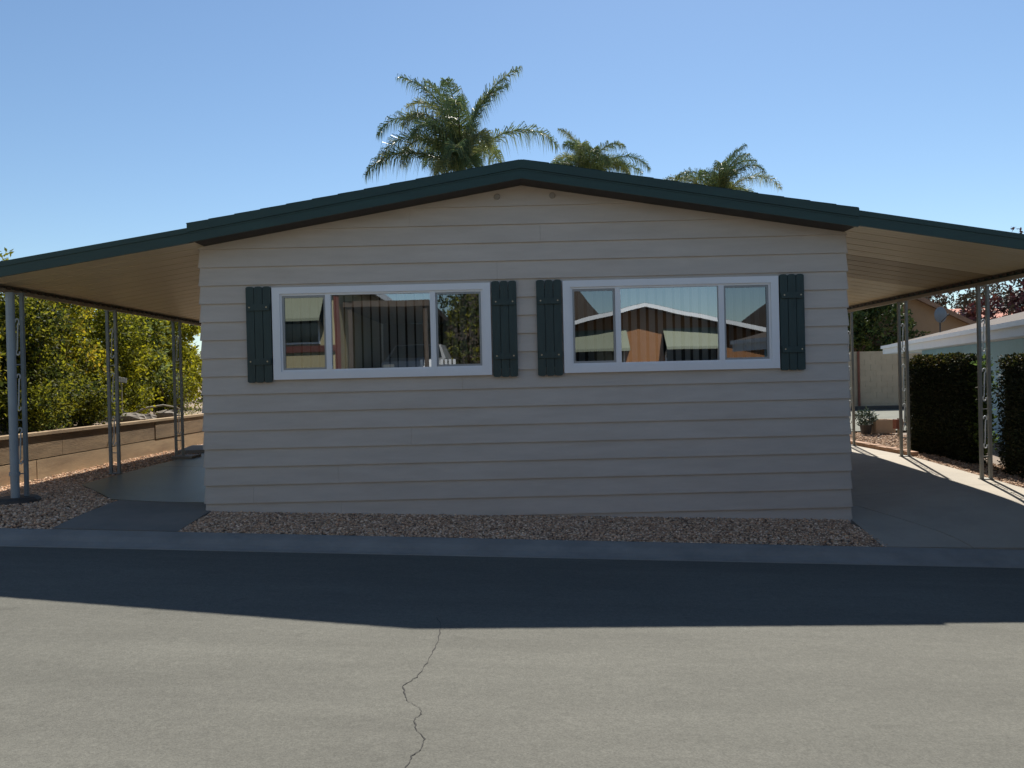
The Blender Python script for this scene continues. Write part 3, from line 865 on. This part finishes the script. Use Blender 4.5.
# ------------------------------------------------------------------ palms
def palm(x, y, ztop, fronds, label, Lf, seed, leaf_scale=1.0):
    random.seed(seed)
    zg = 0.3
    root = empty('palm_tree', (x, y, zg), 0, label, 'palm tree', 'palm trees behind the beige house')
    H = ztop-zg
    mb = MB(); pts = [(0.04*math.sin(i*.9), 0, H*i/14) for i in range(15)]
    mb.tube(pts, [.20-.05*i/14 for i in range(15)], 12); mb.build('trunk', M['palmtrunk'], root, smooth=True)
    mb = MB(); mb.tube([(0, 0, H-.5), (0, 0, H), (0, 0, H+.35)], [.14, .13, .05], 10); mb.build('crownshaft', M['leafshaft'], root, smooth=True)
    pal = [(.08,.13,.045),(.11,.16,.05),(.065,.105,.04),(.17,.21,.065),(.25,.26,.09)]
    for (az, e0, droop, L_) in fronds:
        L_ *= Lf
        mb = MB(); mb.c = []
        n = 30
        p = Vector((0, 0, H-.05)); ps = [p.copy()]; ds = []
        hd = Vector((math.cos(az), math.sin(az), 0))
        for i in range(n):
            s = i/n
            e = e0 - droop*1.12*s**1.7
            d = hd*math.cos(e) + Vector((0, 0, 1))*math.sin(e)
            ds.append(d); p = p + d*(L_/n); ps.append(p.copy())
        ds.append(ds[-1])
        mb2 = MB(); mb2.tube(ps, [.028*(1-i/n*.85) for i in range(n+1)], 5)
        side = hd.cross(Vector((0, 0, 1)))
        c_base = random.choice(pal)
        for i in range(4, n):
            s = i/n
            ll = .80*math.sin(math.pi*min(1, .16+s*.80))**.7 * leaf_scale
            for q in range(6):
                for sg in (-1, 1):
                    t = random.random()
                    a = ps[i].lerp(ps[i+1], t)
                    up_ = ds[i].cross(side)*-1
                    ang = random.uniform(-.7, .8)
                    d0 = (side*sg*math.cos(ang) + up_*math.sin(ang)*-1 + ds[i]*random.uniform(.35, .9)).normalized()
                    l2 = ll*random.uniform(.75, 1.15)
                    m1 = a + d0*l2*.45
                    d1 = (d0*.40 + Vector((0, 0, -1))*random.uniform(.8, 1.4)).normalized()
                    m2 = m1 + d1*l2*.62
                    wv = d0.cross(Vector((random.uniform(-1, 1), random.uniform(-1, 1), random.uniform(-.3, .3)))).normalized()*.0115*leaf_scale
                    k = len(mb.v)
                    mb.v.extend([tuple(a-wv*.6), tuple(a+wv*.6), tuple(m1+wv), tuple(m1-wv), tuple(m2)])
                    mb.f.append((k, k+1, k+2, k+3)); mb.f.append((k+3, k+2, k+4)); mb.m.extend([0, 0])
                    kk = random.uniform(.7, 1.35)
                    c = random.choice([c_base, c_base, random.choice(pal)])
                    mb.c.extend([(c[0]*kk, c[1]*kk, c[2]*kk)]*5)
        nn = len(mb.v)
        mb.v.extend(mb2.v); mb.f.extend([tuple(i_+nn for i_ in f) for f in mb2.f]); mb.m.extend([0]*len(mb2.f)); mb.c.extend([(.13,.13,.05)]*len(mb2.v))
        mb.build('frond', M['palmleaf'], root)
    # fruit stalk
    mb = MB()
    for k in range(26):
        a = random.uniform(-.5, .5); b = random.uniform(-.9, -.2)
        mb.tube([(.10, -.15, H-.25), (.35+.1*a, -.3, H-.05), (.5+.35*a, -.35+random.uniform(-.1, .1), H-.2+b*.75)], [.01, .014, .008], 4)
    mb.build('fruit_stalk', M['palmfruit'], root)
    return root
M['leafshaft'] = mat('crownshaft', (.16, .17, .05), .5, var=.2, scale=5)
PI = math.pi
D = R
random.seed(5)
main = [(D(180), D(72), D(125), 1.02), (D(172), D(56), D(125), .95), (D(186), D(30), D(85), .92), (D(-92), D(30), D(75), .62), (D(-75), D(15), D(60), .5), (D(-110), D(10), D(60), .5), (D(168), D(66), D(150), .80),
        (D(4), D(52), D(100), 1.02), (D(6), D(80), D(52), 1.08), (D(20), D(84), D(60), .95), (D(160), D(88), D(50), .92), (D(190), D(84), D(70), 1.02), (D(150), D(86), D(95), 1.0),
        (D(90), D(70), D(110), .95), (D(60), D(55), D(100), .8), (D(120), D(55), D(100), .9), (D(-90), D(70), D(120), .95),
        (D(-60), D(62), D(130), .62), (D(-120), D(55), D(115), .85), (D(-100), D(84), D(90), .9), (D(-140), D(75), D(125), .85)]
palm(-1.30, 23, CAMZ+6.05, main, 'largest palm tree rising behind the left roof slope', 3.35, 31)
def ring(n, seed, extra=()):
    random.seed(seed)
    out = list(extra)
    for i in range(n):
        out.append((2*PI*i/n + random.uniform(-.2, .2), D(random.uniform(35, 82)), D(random.uniform(85, 130)), random.uniform(.75, 1.0)))
    return out
palm(3.65, 37, CAMZ+9.3, ring(13, 4, [(D(0), D(42), D(95), 1.15), (D(15), D(30), D(60), 1.0), (D(180), D(85), D(60), .9)]), 'middle palm tree top just right of the roof peak', 3.0, 32)
palm(10.0, 38, CAMZ+8.3, ring(13, 8, [(D(0), D(48), D(100), 1.15), (D(180), D(45), D(80), 1.1), (D(0), D(86), D(60), 1.0)]), 'rightmost palm tree top above the right roof slope', 3.1, 33)

# ------------------------------------------------------------------ right background
def building(name, loc, rz, W, Dp, H, pitch, wallm, roofm, fasm, label, over=.4, ridge='y', group=None, cat='house', fh=.20):
    root = empty(name, loc, rz, label, cat, group)
    mb = MB()
    if ridge == 'y':
        zr = H+pitch*W/2
        mb.prism([(-W/2, -.6), (W/2, -.6), (W/2, H), (0, zr), (-W/2, H)], 0, Dp)
    else:
        zr = H+pitch*Dp/2
        v = [(-W/2, 0, -.6), (-W/2, Dp, -.6), (-W/2, Dp, H), (-W/2, Dp/2, zr), (-W/2, 0, H)]
        v2 = [(W/2, y, z) for _, y, z in v]
        n = 5; mb.add(v+v2, [(0, 4, 3, 2, 1), (5, 6, 7, 8, 9)] + [(i, (i+1) % 5, (i+1) % 5+5, i+5) for i in range(5)])
    mb.build('wall', wallm, root)
    mb = MB(); t = .12
    def sl(mb, a, b, off, th, p0, p1):
        if ridge == 'y':
            zz = lambda x: zr + .05 - pitch*abs(x)
            mb.hexa([(a, p0, zz(a)-off-th), (b, p0, zz(b)-off-th), (b, p1, zz(b)-off-th), (a, p1, zz(a)-off-th), (a, p0, zz(a)-off), (b, p0, zz(b)-off), (b, p1, zz(b)-off), (a, p1, zz(a)-off)])
        else:
            zz = lambda y: zr + .05 - pitch*abs(y-Dp/2)
            mb.hexa([(p0, a, zz(a)-off-th), (p1, a, zz(a)-off-th), (p1, b, zz(b)-off-th), (p0, b, zz(b)-off-th), (p0, a, zz(a)-off), (p1, a, zz(a)-off), (p1, b, zz(b)-off), (p0, b, zz(b)-off)])
    if ridge == 'y':
        sl(mb, -W/2-over, 0, 0, t, -over, Dp+over); sl(mb, 0, W/2+over, 0, t, -over, Dp+over)
    else:
        sl(mb, -over, Dp/2, 0, t, -W/2-over, W/2+over); sl(mb, Dp/2, Dp+over, 0, t, -W/2-over, W/2+over)
    rf = mb.build('roof', roofm, root)
    mb = MB(); q = .03
    if ridge == 'y':
        for (a, b) in ((-W/2-over, 0), (0, W/2+over)):
            sl(mb, a, b, .01, fh, -over-q, -over-.002); sl(mb, a, b, .01, fh, Dp+over+.002, Dp+over+q)
        for s in (-1, 1):
            x0 = s*(W/2+over+.002); x1 = s*(W/2+over+q); z = zr+.05-pitch*(W/2+over)
            mb.box(min(x0, x1), -over-q, z-.21, max(x0, x1), Dp+over+q, z-.01)
    else:
        for (a, b) in ((-over, Dp/2), (Dp/2, Dp+over)):
            sl(mb, a, b, .01, fh, -W/2-over-q, -W/2-over-.002); sl(mb, a, b, .01, fh, W/2+over+.002, W/2+over+q)
        z = zr+.05-pitch*(Dp/2+over)
        mb.box(-W/2-over-q, -over-q, z-.21, W/2+over+q, -over-.002, z-.01)
        mb.box(-W/2-over-q, Dp+over+.002, z-.21, W/2+over+q, Dp+over+q, z-.01)
    mb.build('fascia', fasm, root)
    return root

# blue neighbour: its long eave runs from (7.4,11.5) to (10.5,22.6)
ev = Vector((10.5-7.4, 22.6-11.5)); evn = ev.normalized()
ang = math.atan2(evn.y, evn.x)              # local x axis along the eave
# local frame: x along the eave, +y pointing away from us (to the right)
rz = ang - PI                                # local -x runs towards the back
cx, cy = 10.5, 22.6
LEN = 22.0; 
root = empty('neighbour_house', (10.5, 22.6, .2), ang-PI, 'pale blue single storey house with white eaves behind the right hedges', 'house')
# local x: from 0 (far corner) to +LEN (near), local y negative = away on the right?
def loc2w(x, y):
    a = ang-PI; return (10.5+math.cos(a)*x-math.sin(a)*y, 22.6+math.sin(a)*x+math.cos(a)*y)
sgn = 1 if loc2w(5, 5)[0] > loc2w(5, -5)[0] else -1
EZ = CAMZ+.655-.2          # eave top, above root
def bx(mb, x0, x1, y0, y1, z0, z1):
    y0, y1 = sgn*y0, sgn*y1
    mb.box(min(x0, x1), min(y0, y1), z0, max(x0, x1), max(y0, y1), z1)
mb = MB(); bx(mb, 1.2, LEN, .75, 7.5, -.5, EZ-.16); mb.build('wall', M['blue'], root)
mb = MB()
ps_ = 0.23
def rp(x, y, z): return (x, sgn*y, z)
P = [rp(-.02, .03, EZ-.14), rp(LEN, .03, EZ-.14), rp(LEN, 4.1, EZ-.14), rp(-.02, 4.1, EZ-.14), rp(-.02, .03, EZ+.035), rp(LEN, .03, EZ+.035), rp(LEN, 4.1, EZ+.035+4.1*ps_), rp(-.02, 4.1, EZ+.035+4.1*ps_)]
mb.hexa(P)
P = [rp(-.02, 4.1, EZ-.14), rp(LEN, 4.1, EZ-.14), rp(LEN, 8.2, EZ-.14), rp(-.02, 8.2, EZ-.14), rp(-.02, 4.1, EZ+.035+4.1*ps_), rp(LEN, 4.1, EZ+.035+4.1*ps_), rp(LEN, 8.2, EZ+.035), rp(-.02, 8.2, EZ+.035)]
mb.hexa(P)
mb.build('roof', M['gravelroof'], root)
mb = MB(); bx(mb, -.05, LEN+.02, -.0, .028, EZ-.20, EZ+.01); bx(mb, -.05, -.022, .03, 8.2, EZ-.20, EZ+.01)
bx(mb, -.07, LEN+.02, -.05, -.002, EZ-.05, EZ+.03)
mb.build('fascia', M['white'], root)
mb = MB(); bx(mb, -.02, LEN, .03, 1.0, EZ-.155, EZ-.143); mb.build('soffit', M['white'], root)
mb = MB(); bx(mb, .9, 1.02, .35, .47, -.3, EZ-.16); mb.build('porch_post', M['lichen'], root)
for xw in (4.9,):
    for dx_ in (0, .20):
        mb = MB(); mb.tube([rp(xw+dx_, .62, EZ-.52), rp(xw+dx_, .62, EZ-.34)], .035, 8); mb.build('fitting', M['rust'], root)  # short brown pipes by the wall; they give no light
# satellite dish on the roof
root = empty('satellite_dish', (11.75, 21.9, CAMZ+.98), 0, 'grey satellite dish standing on the blue house roof', 'satellite dish')
mb = MB(); mb.tube([(0, 0, -.2), (0, 0, .40)], .02, 6); mb.build('mast', M['darkmetal'], root)
mb = MB(); vs = []; fs = []
nr, ns = 5, 18
for i in range(nr+1):
    for k in range(ns):
        r_ = .20*i/nr; t = 2*PI*k/ns
        vs.append((r_*math.cos(t)*.85, -.07+.9*r_*r_, .5+r_*math.sin(t)*1.1))
for i in range(nr):
    for k in range(ns): fs.append((i*ns+k, i*ns+(k+1) % ns, (i+1)*ns+(k+1) % ns, (i+1)*ns+k))
nv = len(vs)
vs += [(x, y+.012, z) for x, y, z in vs]
fs += [tuple(i+nv for i in reversed(f)) for f in fs[:]]
mb.add(vs, fs); mb.build('reflector', M['dish'], root, smooth=True)
mb = MB(); mb.tube([(0, -.06, .30), (0, -.38, .45)], .012, 6); mb.blob((0, -.4, .47), .03, .04, .03, 8, 5); mb.build('feed_arm', M['darkmetal'], root)

# beige block wall at the back
root = empty('block_wall', (13, 29, .2), 0, 'beige block wall with a rusty pipe behind the right carport', 'wall')
mb = MB(); random.seed(4); z = -.4; r_ = 0
while z < 2.05:
    x = -7 + (.2 if r_ % 2 else 0)
    while x < 6:
        mb.box(x+.004, random.uniform(-.003, .003), z+.004, x+.396, .2, min(z+.2, 2.1)-.004); x += .4
    z += .2; r_ += 1
mb.box(-7, .012, -.4, 6, .19, 2.09)
mb.build('blocks', M['block'], root)
mb = MB(); mb.tube([(-.45, -.06, .05), (-.45, -.06, 2.1)], .045, 8); mb.build('pipe', M['rust'], root)
# dark kerb at wall foot
root = empty('garden_edging', (13, 28.4, .2), 0, 'dark timber edging at the foot of the beige block wall', 'edging')
mb = MB(); mb.box(-6, -.12, -.1, 3.6, .12, .14); mb.build('timber', M['darkmetal'], root)
# paved patch behind
mb = MB(); mb.grid([6.9, 14], [18.2, 28.2], lambda x, y: ground_z(x, y)+.012); tag(mb.build('patio', mat('patio_concrete', (.13,.13,.10), .9, var=.15, scale=1.5)), kind='structure')
# brick edging of the driveway at the back
root = empty('brick_edging', (6.36, 14.6, .22), R(0), 'low reddish brick edging beyond the right driveway', 'edging')
mb = MB(); random.seed(8)
for i in range(22):
    h_ = .075+random.uniform(-.006, .006)
    mb.box(-.07, -1.9+i*.205, -.03, .07, -1.9+i*.205+.198, h_)
mb.build('bricks', mat('brick_edging', (.36,.22,.14), .9, var=.25, scale=9), root)
# planter items
root = empty('potted_plant', (7.72, 17.5, .22), 0, 'small grey green plant in a pot beyond the second right post', 'plant')
mb = MB(); mb.tube([(0, 0, 0), (0, 0, .20)], [.10, .13], 12); mb.build('pot', M['darkmetal'], root)
crown([((0, 0, .34), .17, .15, .13)], 500, .07, [(.06,.09,.06),(.09,.13,.08),(.25,.3,.28)], M['leafd'], root, name='foliage', clump=5, spread=.08)
root = empty('planter_box', (8.1, 17.6, .22), .2, 'tan planter box on the ground near the brick edging', 'planter')
mb = MB(); mb.box(-.24, -.16, 0, .24, -.13, .30); mb.box(-.24, .13, 0, .24, .16, .30); mb.box(-.24, -.13, 0, -.21, .13, .30); mb.box(.21, -.13, 0, .24, .13, .30); mb.box(-.20, -.12, .01, .20, .12, .24)
mb.build('box', M['pot'], root)
root = empty('water_valve', (8.0, 16.6, .22), .3, 'dark standpipe valve beside the second right carport post', 'valve')
mb = MB(); mb.tube([(0, 0, 0), (0, 0, .38)], .025, 8); mb.tube([(0, 0, .28), (.42, -.1, .30)], .018, 8); mb.build('pipe', M['lichen'], root)
mb = MB(); mb.box(-.10, -.05, .16, .08, .05, .36); mb.build('valve_body', M['rust'], root)

building('neighbour_house', (16.8, 34, .3), R(0), 5.8, 8, 3.1, .50, M['tan'], M['tanroof'], M['tanroof'], 'tan stucco house with steep gable seen above the blue house roof', over=.4)
building('neighbour_house', (26.8, 42, .4), R(0), 4.6, 6, 3.55, .32, M['tan'], M['redtile'], M['redtile'], 'distant house with a red tile roof at the right', over=.4, ridge='x')

def tree(name, x, y, zg, h, trunk_h, blobs, n, size, pal, label, mat_='leafd', seed=1, cat='tree'):
    random.seed(seed)
    root = empty(name, (x, y, zg), 0, label, cat)
    mb = MB(); mb.tube([(0, 0, -.2), (.05, 0, trunk_h*.5), (0, .05, trunk_h)], [.20, .15, .10], 10)
    for b in blobs:
        c = b[0]; mb.tube([(0, .05, trunk_h*.85), (c[0]*.5, c[1]*.5, (trunk_h+c[2])/2), (c[0], c[1], c[2])], [.09, .05, .02], 6)
    mb.build('trunk', M['bark'], root)
    crown(blobs, n, size, pal, M[mat_], root)
    return root
tree('broadleaf_tree', 14.1, 33, .3, 6, 2.0, [((-.8, 0, 3.4), 1.5, 1.4, 1.3), ((1.2, 0, 3.0), 1.2, 1.2, 1.2), ((.2, .4, 4.6), 1.5, 1.4, 1.3), ((-1.8, 0, 2.6), 1.0, 1.0, .8), ((2.2, 0, 2.2), .8, .8, .7)],
     16000, .16, [(.05,.08,.02),(.07,.11,.025),(.035,.06,.018),(.10,.13,.03)], 'dark green tree rising behind the beige block wall', seed=2)
tree('redleaf_tree', 27.8, 41, .3, 9, 3.0, [((0, 0, 4.6), 2.3, 2.0, 1.6), ((-2.8, 0, 3.8), 1.8, 1.6, 1.1), ((-4.8, 0, 3.5), 1.5, 1.4, .8), ((1.5, 0, 6.6), 1.9, 1.6, 1.3), ((-.9, 0, 6.9), .9, .9, .9), ((2.8, 0, 4.8), 2.0, 2.0, 1.8), ((-1.6, 0, 8.35), .38, .35, .30), ((-1.2, 0, 8.0), .5, .4, .35)],
     16000, .22, [(.10,.03,.03),(.06,.035,.03),(.15,.05,.035),(.05,.05,.03),(.09,.04,.05)], 'dark red leaved tree at the right edge above the far roofs', seed=3)
tree('background_tree', 27.0, 49, .3, 8, 2.5, [((0, 0, 4.6), 2.3, 2.0, 2.0), ((2.6, 0, 4.6), 2.0, 1.6, 1.8), ((-1.8, 0, 4.2), 1.6, 1.6, 1.6)],
     9000, .2, [(.05,.05,.025),(.07,.06,.03),(.09,.05,.03)], 'brownish tree between the tan gable and the red tile roof', seed=13)
tree('background_tree', -13.5, 16.5, 1.0, 5, 1.5, [((0, 0, 2.3), 1.8, 1.8, 1.0), ((1.6, -.6, 2.0), 1.2, 1.2, .8), ((-1.6, 0, 2.0), 1.3, 1.3, .9)],
     8000, .11, YG[:4], 'leafy tree top showing above the left end of the carport roof', seed=14, mat_='leafy')

# ------------------------------------------------------------------ across the street (behind the camera, seen in the panes)
oh = building('mobile_home', (3.65, -4.2, -.25), R(180), 7.2, 15, 2.95, .235, M['orange'], M['brownroof'], M['white'], 'orange sided gabled home across the street', over=.45, fh=.11)
def awn(root, x0, x1, zt, zb, out):
    mb = MB()
    mb.hexa([(x0, -out, zb), (x1, -out, zb), (x1, -.01, zt), (x0, -.01, zt), (x0, -out, zb+.015), (x1, -out, zb+.015), (x1, -.01, zt+.015), (x0, -.01, zt+.015)])
    mb.box(x0, -out-.01, zb-.06, x1, -out+.0, zb+.0)
    mb.prism([(x0, zb-.03), (x0+.012, zb-.03), (x0+.012, zb), (x0, zb)], -out, -.02)
    for xx in (x0, x1-.012):
        mb.add([(xx, -.01, zt), (xx, -.01, zb-.25), (xx, -out, zb)], [(0, 1, 2), (0, 2, 1)])
    mb.build('awning', M['awning'], root)
def win(root, x0, x1, z0, z1):
    mb = MB(); mb.box(x0, -.03, z0, x1, -.005, z1); f = mb.build('window', M['white'], root)
    mb = MB(); mb.box(x0+.05, -.036, z0+.05, x1-.05, -.031, z1-.05); mb.build('pane', M['darkglass'], f)
for (a, b) in ((-2.15, -.55), (.45, 2.0)):      # local x is mirrored by the half turn
    win(oh, a+.06, b-.06, 1.75, 3.0); awn(oh, a, b, 3.13, 2.60, .60)
h1 = building('mobile_home', (-7.9, -2.2, .25), R(180), 7.2, 14, 4.1, .2, M['cream'], M['brownroof'], M['white'], 'cream sided home with red trim across the street', over=.4)
for (a, b) in ((-3.1, -1.9), (-1.4, .2)):
    win(h1, a, b, 2.35, 3.1); awn(h1, a-.1, b+.05, 3.55, 2.95, .5)
mb = MB(); mb.box(-3.5, -.07, 2.15, 3.5, -.012, 2.31); mb.box(-3.62, -.09, -.3, -3.48, -.075, 4.1); mb.build('trim', M['red'], h1)
# its open carport with a parked car and fence
cr = empty('carport', (-2.95, -2.3, 1.2), 0, 'flat roofed carport across the street between two homes', 'carport')
mb = MB(); mb.box(-1.25, -6, 2.30, .9, .1, 2.45); mb.build('roof_panel', M['brownroof'], cr)
for x in (-1.1, .8):
    for y in (0, -5.8):
        mb = MB(); mb.box(x-.05, y-.05, -1.2, x+.05, y+.05, 2.30); mb.build('post', M['brownroof'], cr)
mb = MB(); mb.box(-1.25, -6.1, -1.2, .9, -6.02, 2.30); mb.build('back_wall', M['brownroof'], cr)
mb = MB(); mb.grid([-4.3, .2], [-14, -3.4], lambda x, y: 1.22); mb.grid([-4.3, .2], [-3.4, -3.39], lambda x, y: 1.22 if y < -3.395 else -.2); tag(mb.build('terrain', M['dirt']), kind='structure')
car = empty('parked_car', (-2.75, -6.2, 1.23), 0, 'white car parked under the carport across the street', 'car')
mb = MB()
prof = [(-2.1, .35), (2.1, .35), (2.15, .75), (2.0, .92), (1.05, 1.02), (.45, 1.45), (-1.2, 1.48), (-1.9, 1.0), (-2.12, .9)]
vs = [(-.85, y, z) for y, z in prof] + [(.85, y, z) for y, z in prof]; n = len(prof)
for i, v in enumerate(vs):
    if v[2] > 1.1: vs[i] = (v[0]*.78, v[1], v[2])
mb.add(vs, [tuple(range(n)), tuple(range(2*n-1, n-1, -1))] + [(i, i+n, (i+1) % n+n, (i+1) % n) for i in range(n)])
body = mb.build('body', M['carpaint'], car)
mb = MB(); mb.hexa([(-.74, 1.02, 1.035), (.74, 1.02, 1.035), (.62, .50, 1.41), (-.62, .50, 1.41), (-.74, 1.05, 1.045), (.74, 1.05, 1.045), (.62, .53, 1.42), (-.62, .53, 1.42)]); mb.build('windscreen', M['darkglass'], car)
for sx in (-1, 1):
    for sy in (-1.3, 1.35):
        mb = MB(); mb.tube([(sx*.70, sy, .33), (sx*.88, sy, .33)], .33, 18); wl = mb.build('wheel', M['tyre'], car)
        mb = MB(); mb.tube([(sx*.87, sy, .33), (sx*.885, sy, .33)], .2, 14); mb.build('rim', M['rim'], wl)
    mb = MB(); mb.box(sx*.62-.16, 2.08, .68, sx*.62+.16, 2.17, .84); mb.build('headlight', M['fitting'], car)
fence = empty('picket_fence', (-2.1, -3.45, 1.22), 0, 'white picket fence across the street beside the carport', 'fence')
mb = MB()
for i in range(9): mb.box(-.35+i*.11, -.02, 0, -.28+i*.11, 0, .95)
mb.box(-.4, -.05, .25, .65, -.021, .32); mb.box(-.4, -.05, .7, .65, -.021, .77); mb.build('pickets', M['white'], fence)
# hill and trees beyond
mb = MB(); nxh = 40
def hz(x, y):
    b = 30*math.exp(-((x+42)/38)**2) + 22*math.exp(-((x-70)/50)**2) + 16*math.exp(-((x+140)/60)**2)
    return -1 + (26*math.exp(-((x+45)/19)**4)+28*math.exp(-((x-3)/23)**4)+24*math.exp(-((x-76)/22)**2)+12*math.exp(-((x+130)/60)**2))*max(0, math.sin(PI*min(1, max(0, (-y-120)/130)))) + 1.2*math.sin(x*.21)+.8*math.sin(x*.53+1)
mb.grid(lin(-260, 260, 80), lin(-250, -120, 14), hz)
tag(mb.build('hills', M['hill'], smooth=True), kind='structure')
tree('street_tree', -1.3, -8.5, .1, 5, 1.6, [((0, 0, 3.0), 1.2, 1.0, 1.1), ((-.2, 0, 4.0), .9, .8, .7)], 4000, .13, DK, 'dark tree between the homes across the street', seed=15)

# ------------------------------------------------------------------ world, sun, camera
SUN = Vector((.21, .835, 1.0)).normalized()
elev = math.asin(SUN.z); az = math.atan2(SUN.x, SUN.y)
w = bpy.data.worlds.new("World"); sc.world = w; w.use_nodes = True
nt = w.node_tree; bg = nt.nodes['Background']
sky = nt.nodes.new('ShaderNodeTexSky'); sky.sky_type = 'NISHITA'; sky.sun_disc = False
sky.sun_elevation = elev; sky.sun_rotation = az
sky.air_density = 1.1; sky.dust_density = .2; sky.ozone_density = 2.0; sky.altitude = 300
tn = nt.nodes.new('ShaderNodeMix'); tn.data_type = 'RGBA'; tn.blend_type = 'MULTIPLY'; tn.inputs['Factor'].default_value = 1
tn.inputs['B'].default_value = (.965, 1.06, 1.12, 1)
nt.links.new(sky.outputs[0], tn.inputs['A']); nt.links.new(tn.outputs['Result'], bg.inputs[0]); bg.inputs[1].default_value = .066
sd = bpy.data.lights.new('sun', 'SUN'); sd.energy = 5.0; sd.angle = R(.53); sd.color = (1, .955, .88)
so = bpy.data.objects.new('sun', sd); col.objects.link(so)
so.rotation_euler = SUN.to_track_quat('Z', 'Y').to_euler()

cd = bpy.data.cameras.new('camera'); cam = bpy.data.objects.new('camera', cd); col.objects.link(cam)
cd.sensor_width = 36; cd.lens = 36*800/1024; cd.clip_end = 2000; cd.clip_start = .05
pitch = -5/800
m = Matrix.Rotation(R(90)+pitch, 4, 'X') @ Matrix.Rotation(-.0235, 4, 'Z')
m.translation = Vector((0, 0, CAMZ))
cam.matrix_world = m
sc.camera = cam
sc.view_settings.view_transform = 'Standard'; sc.view_settings.look = 'None'
sc.view_settings.exposure = .68; sc.view_settings.gamma = 1
sc.render.resolution_x = 1024; sc.render.resolution_y = 768
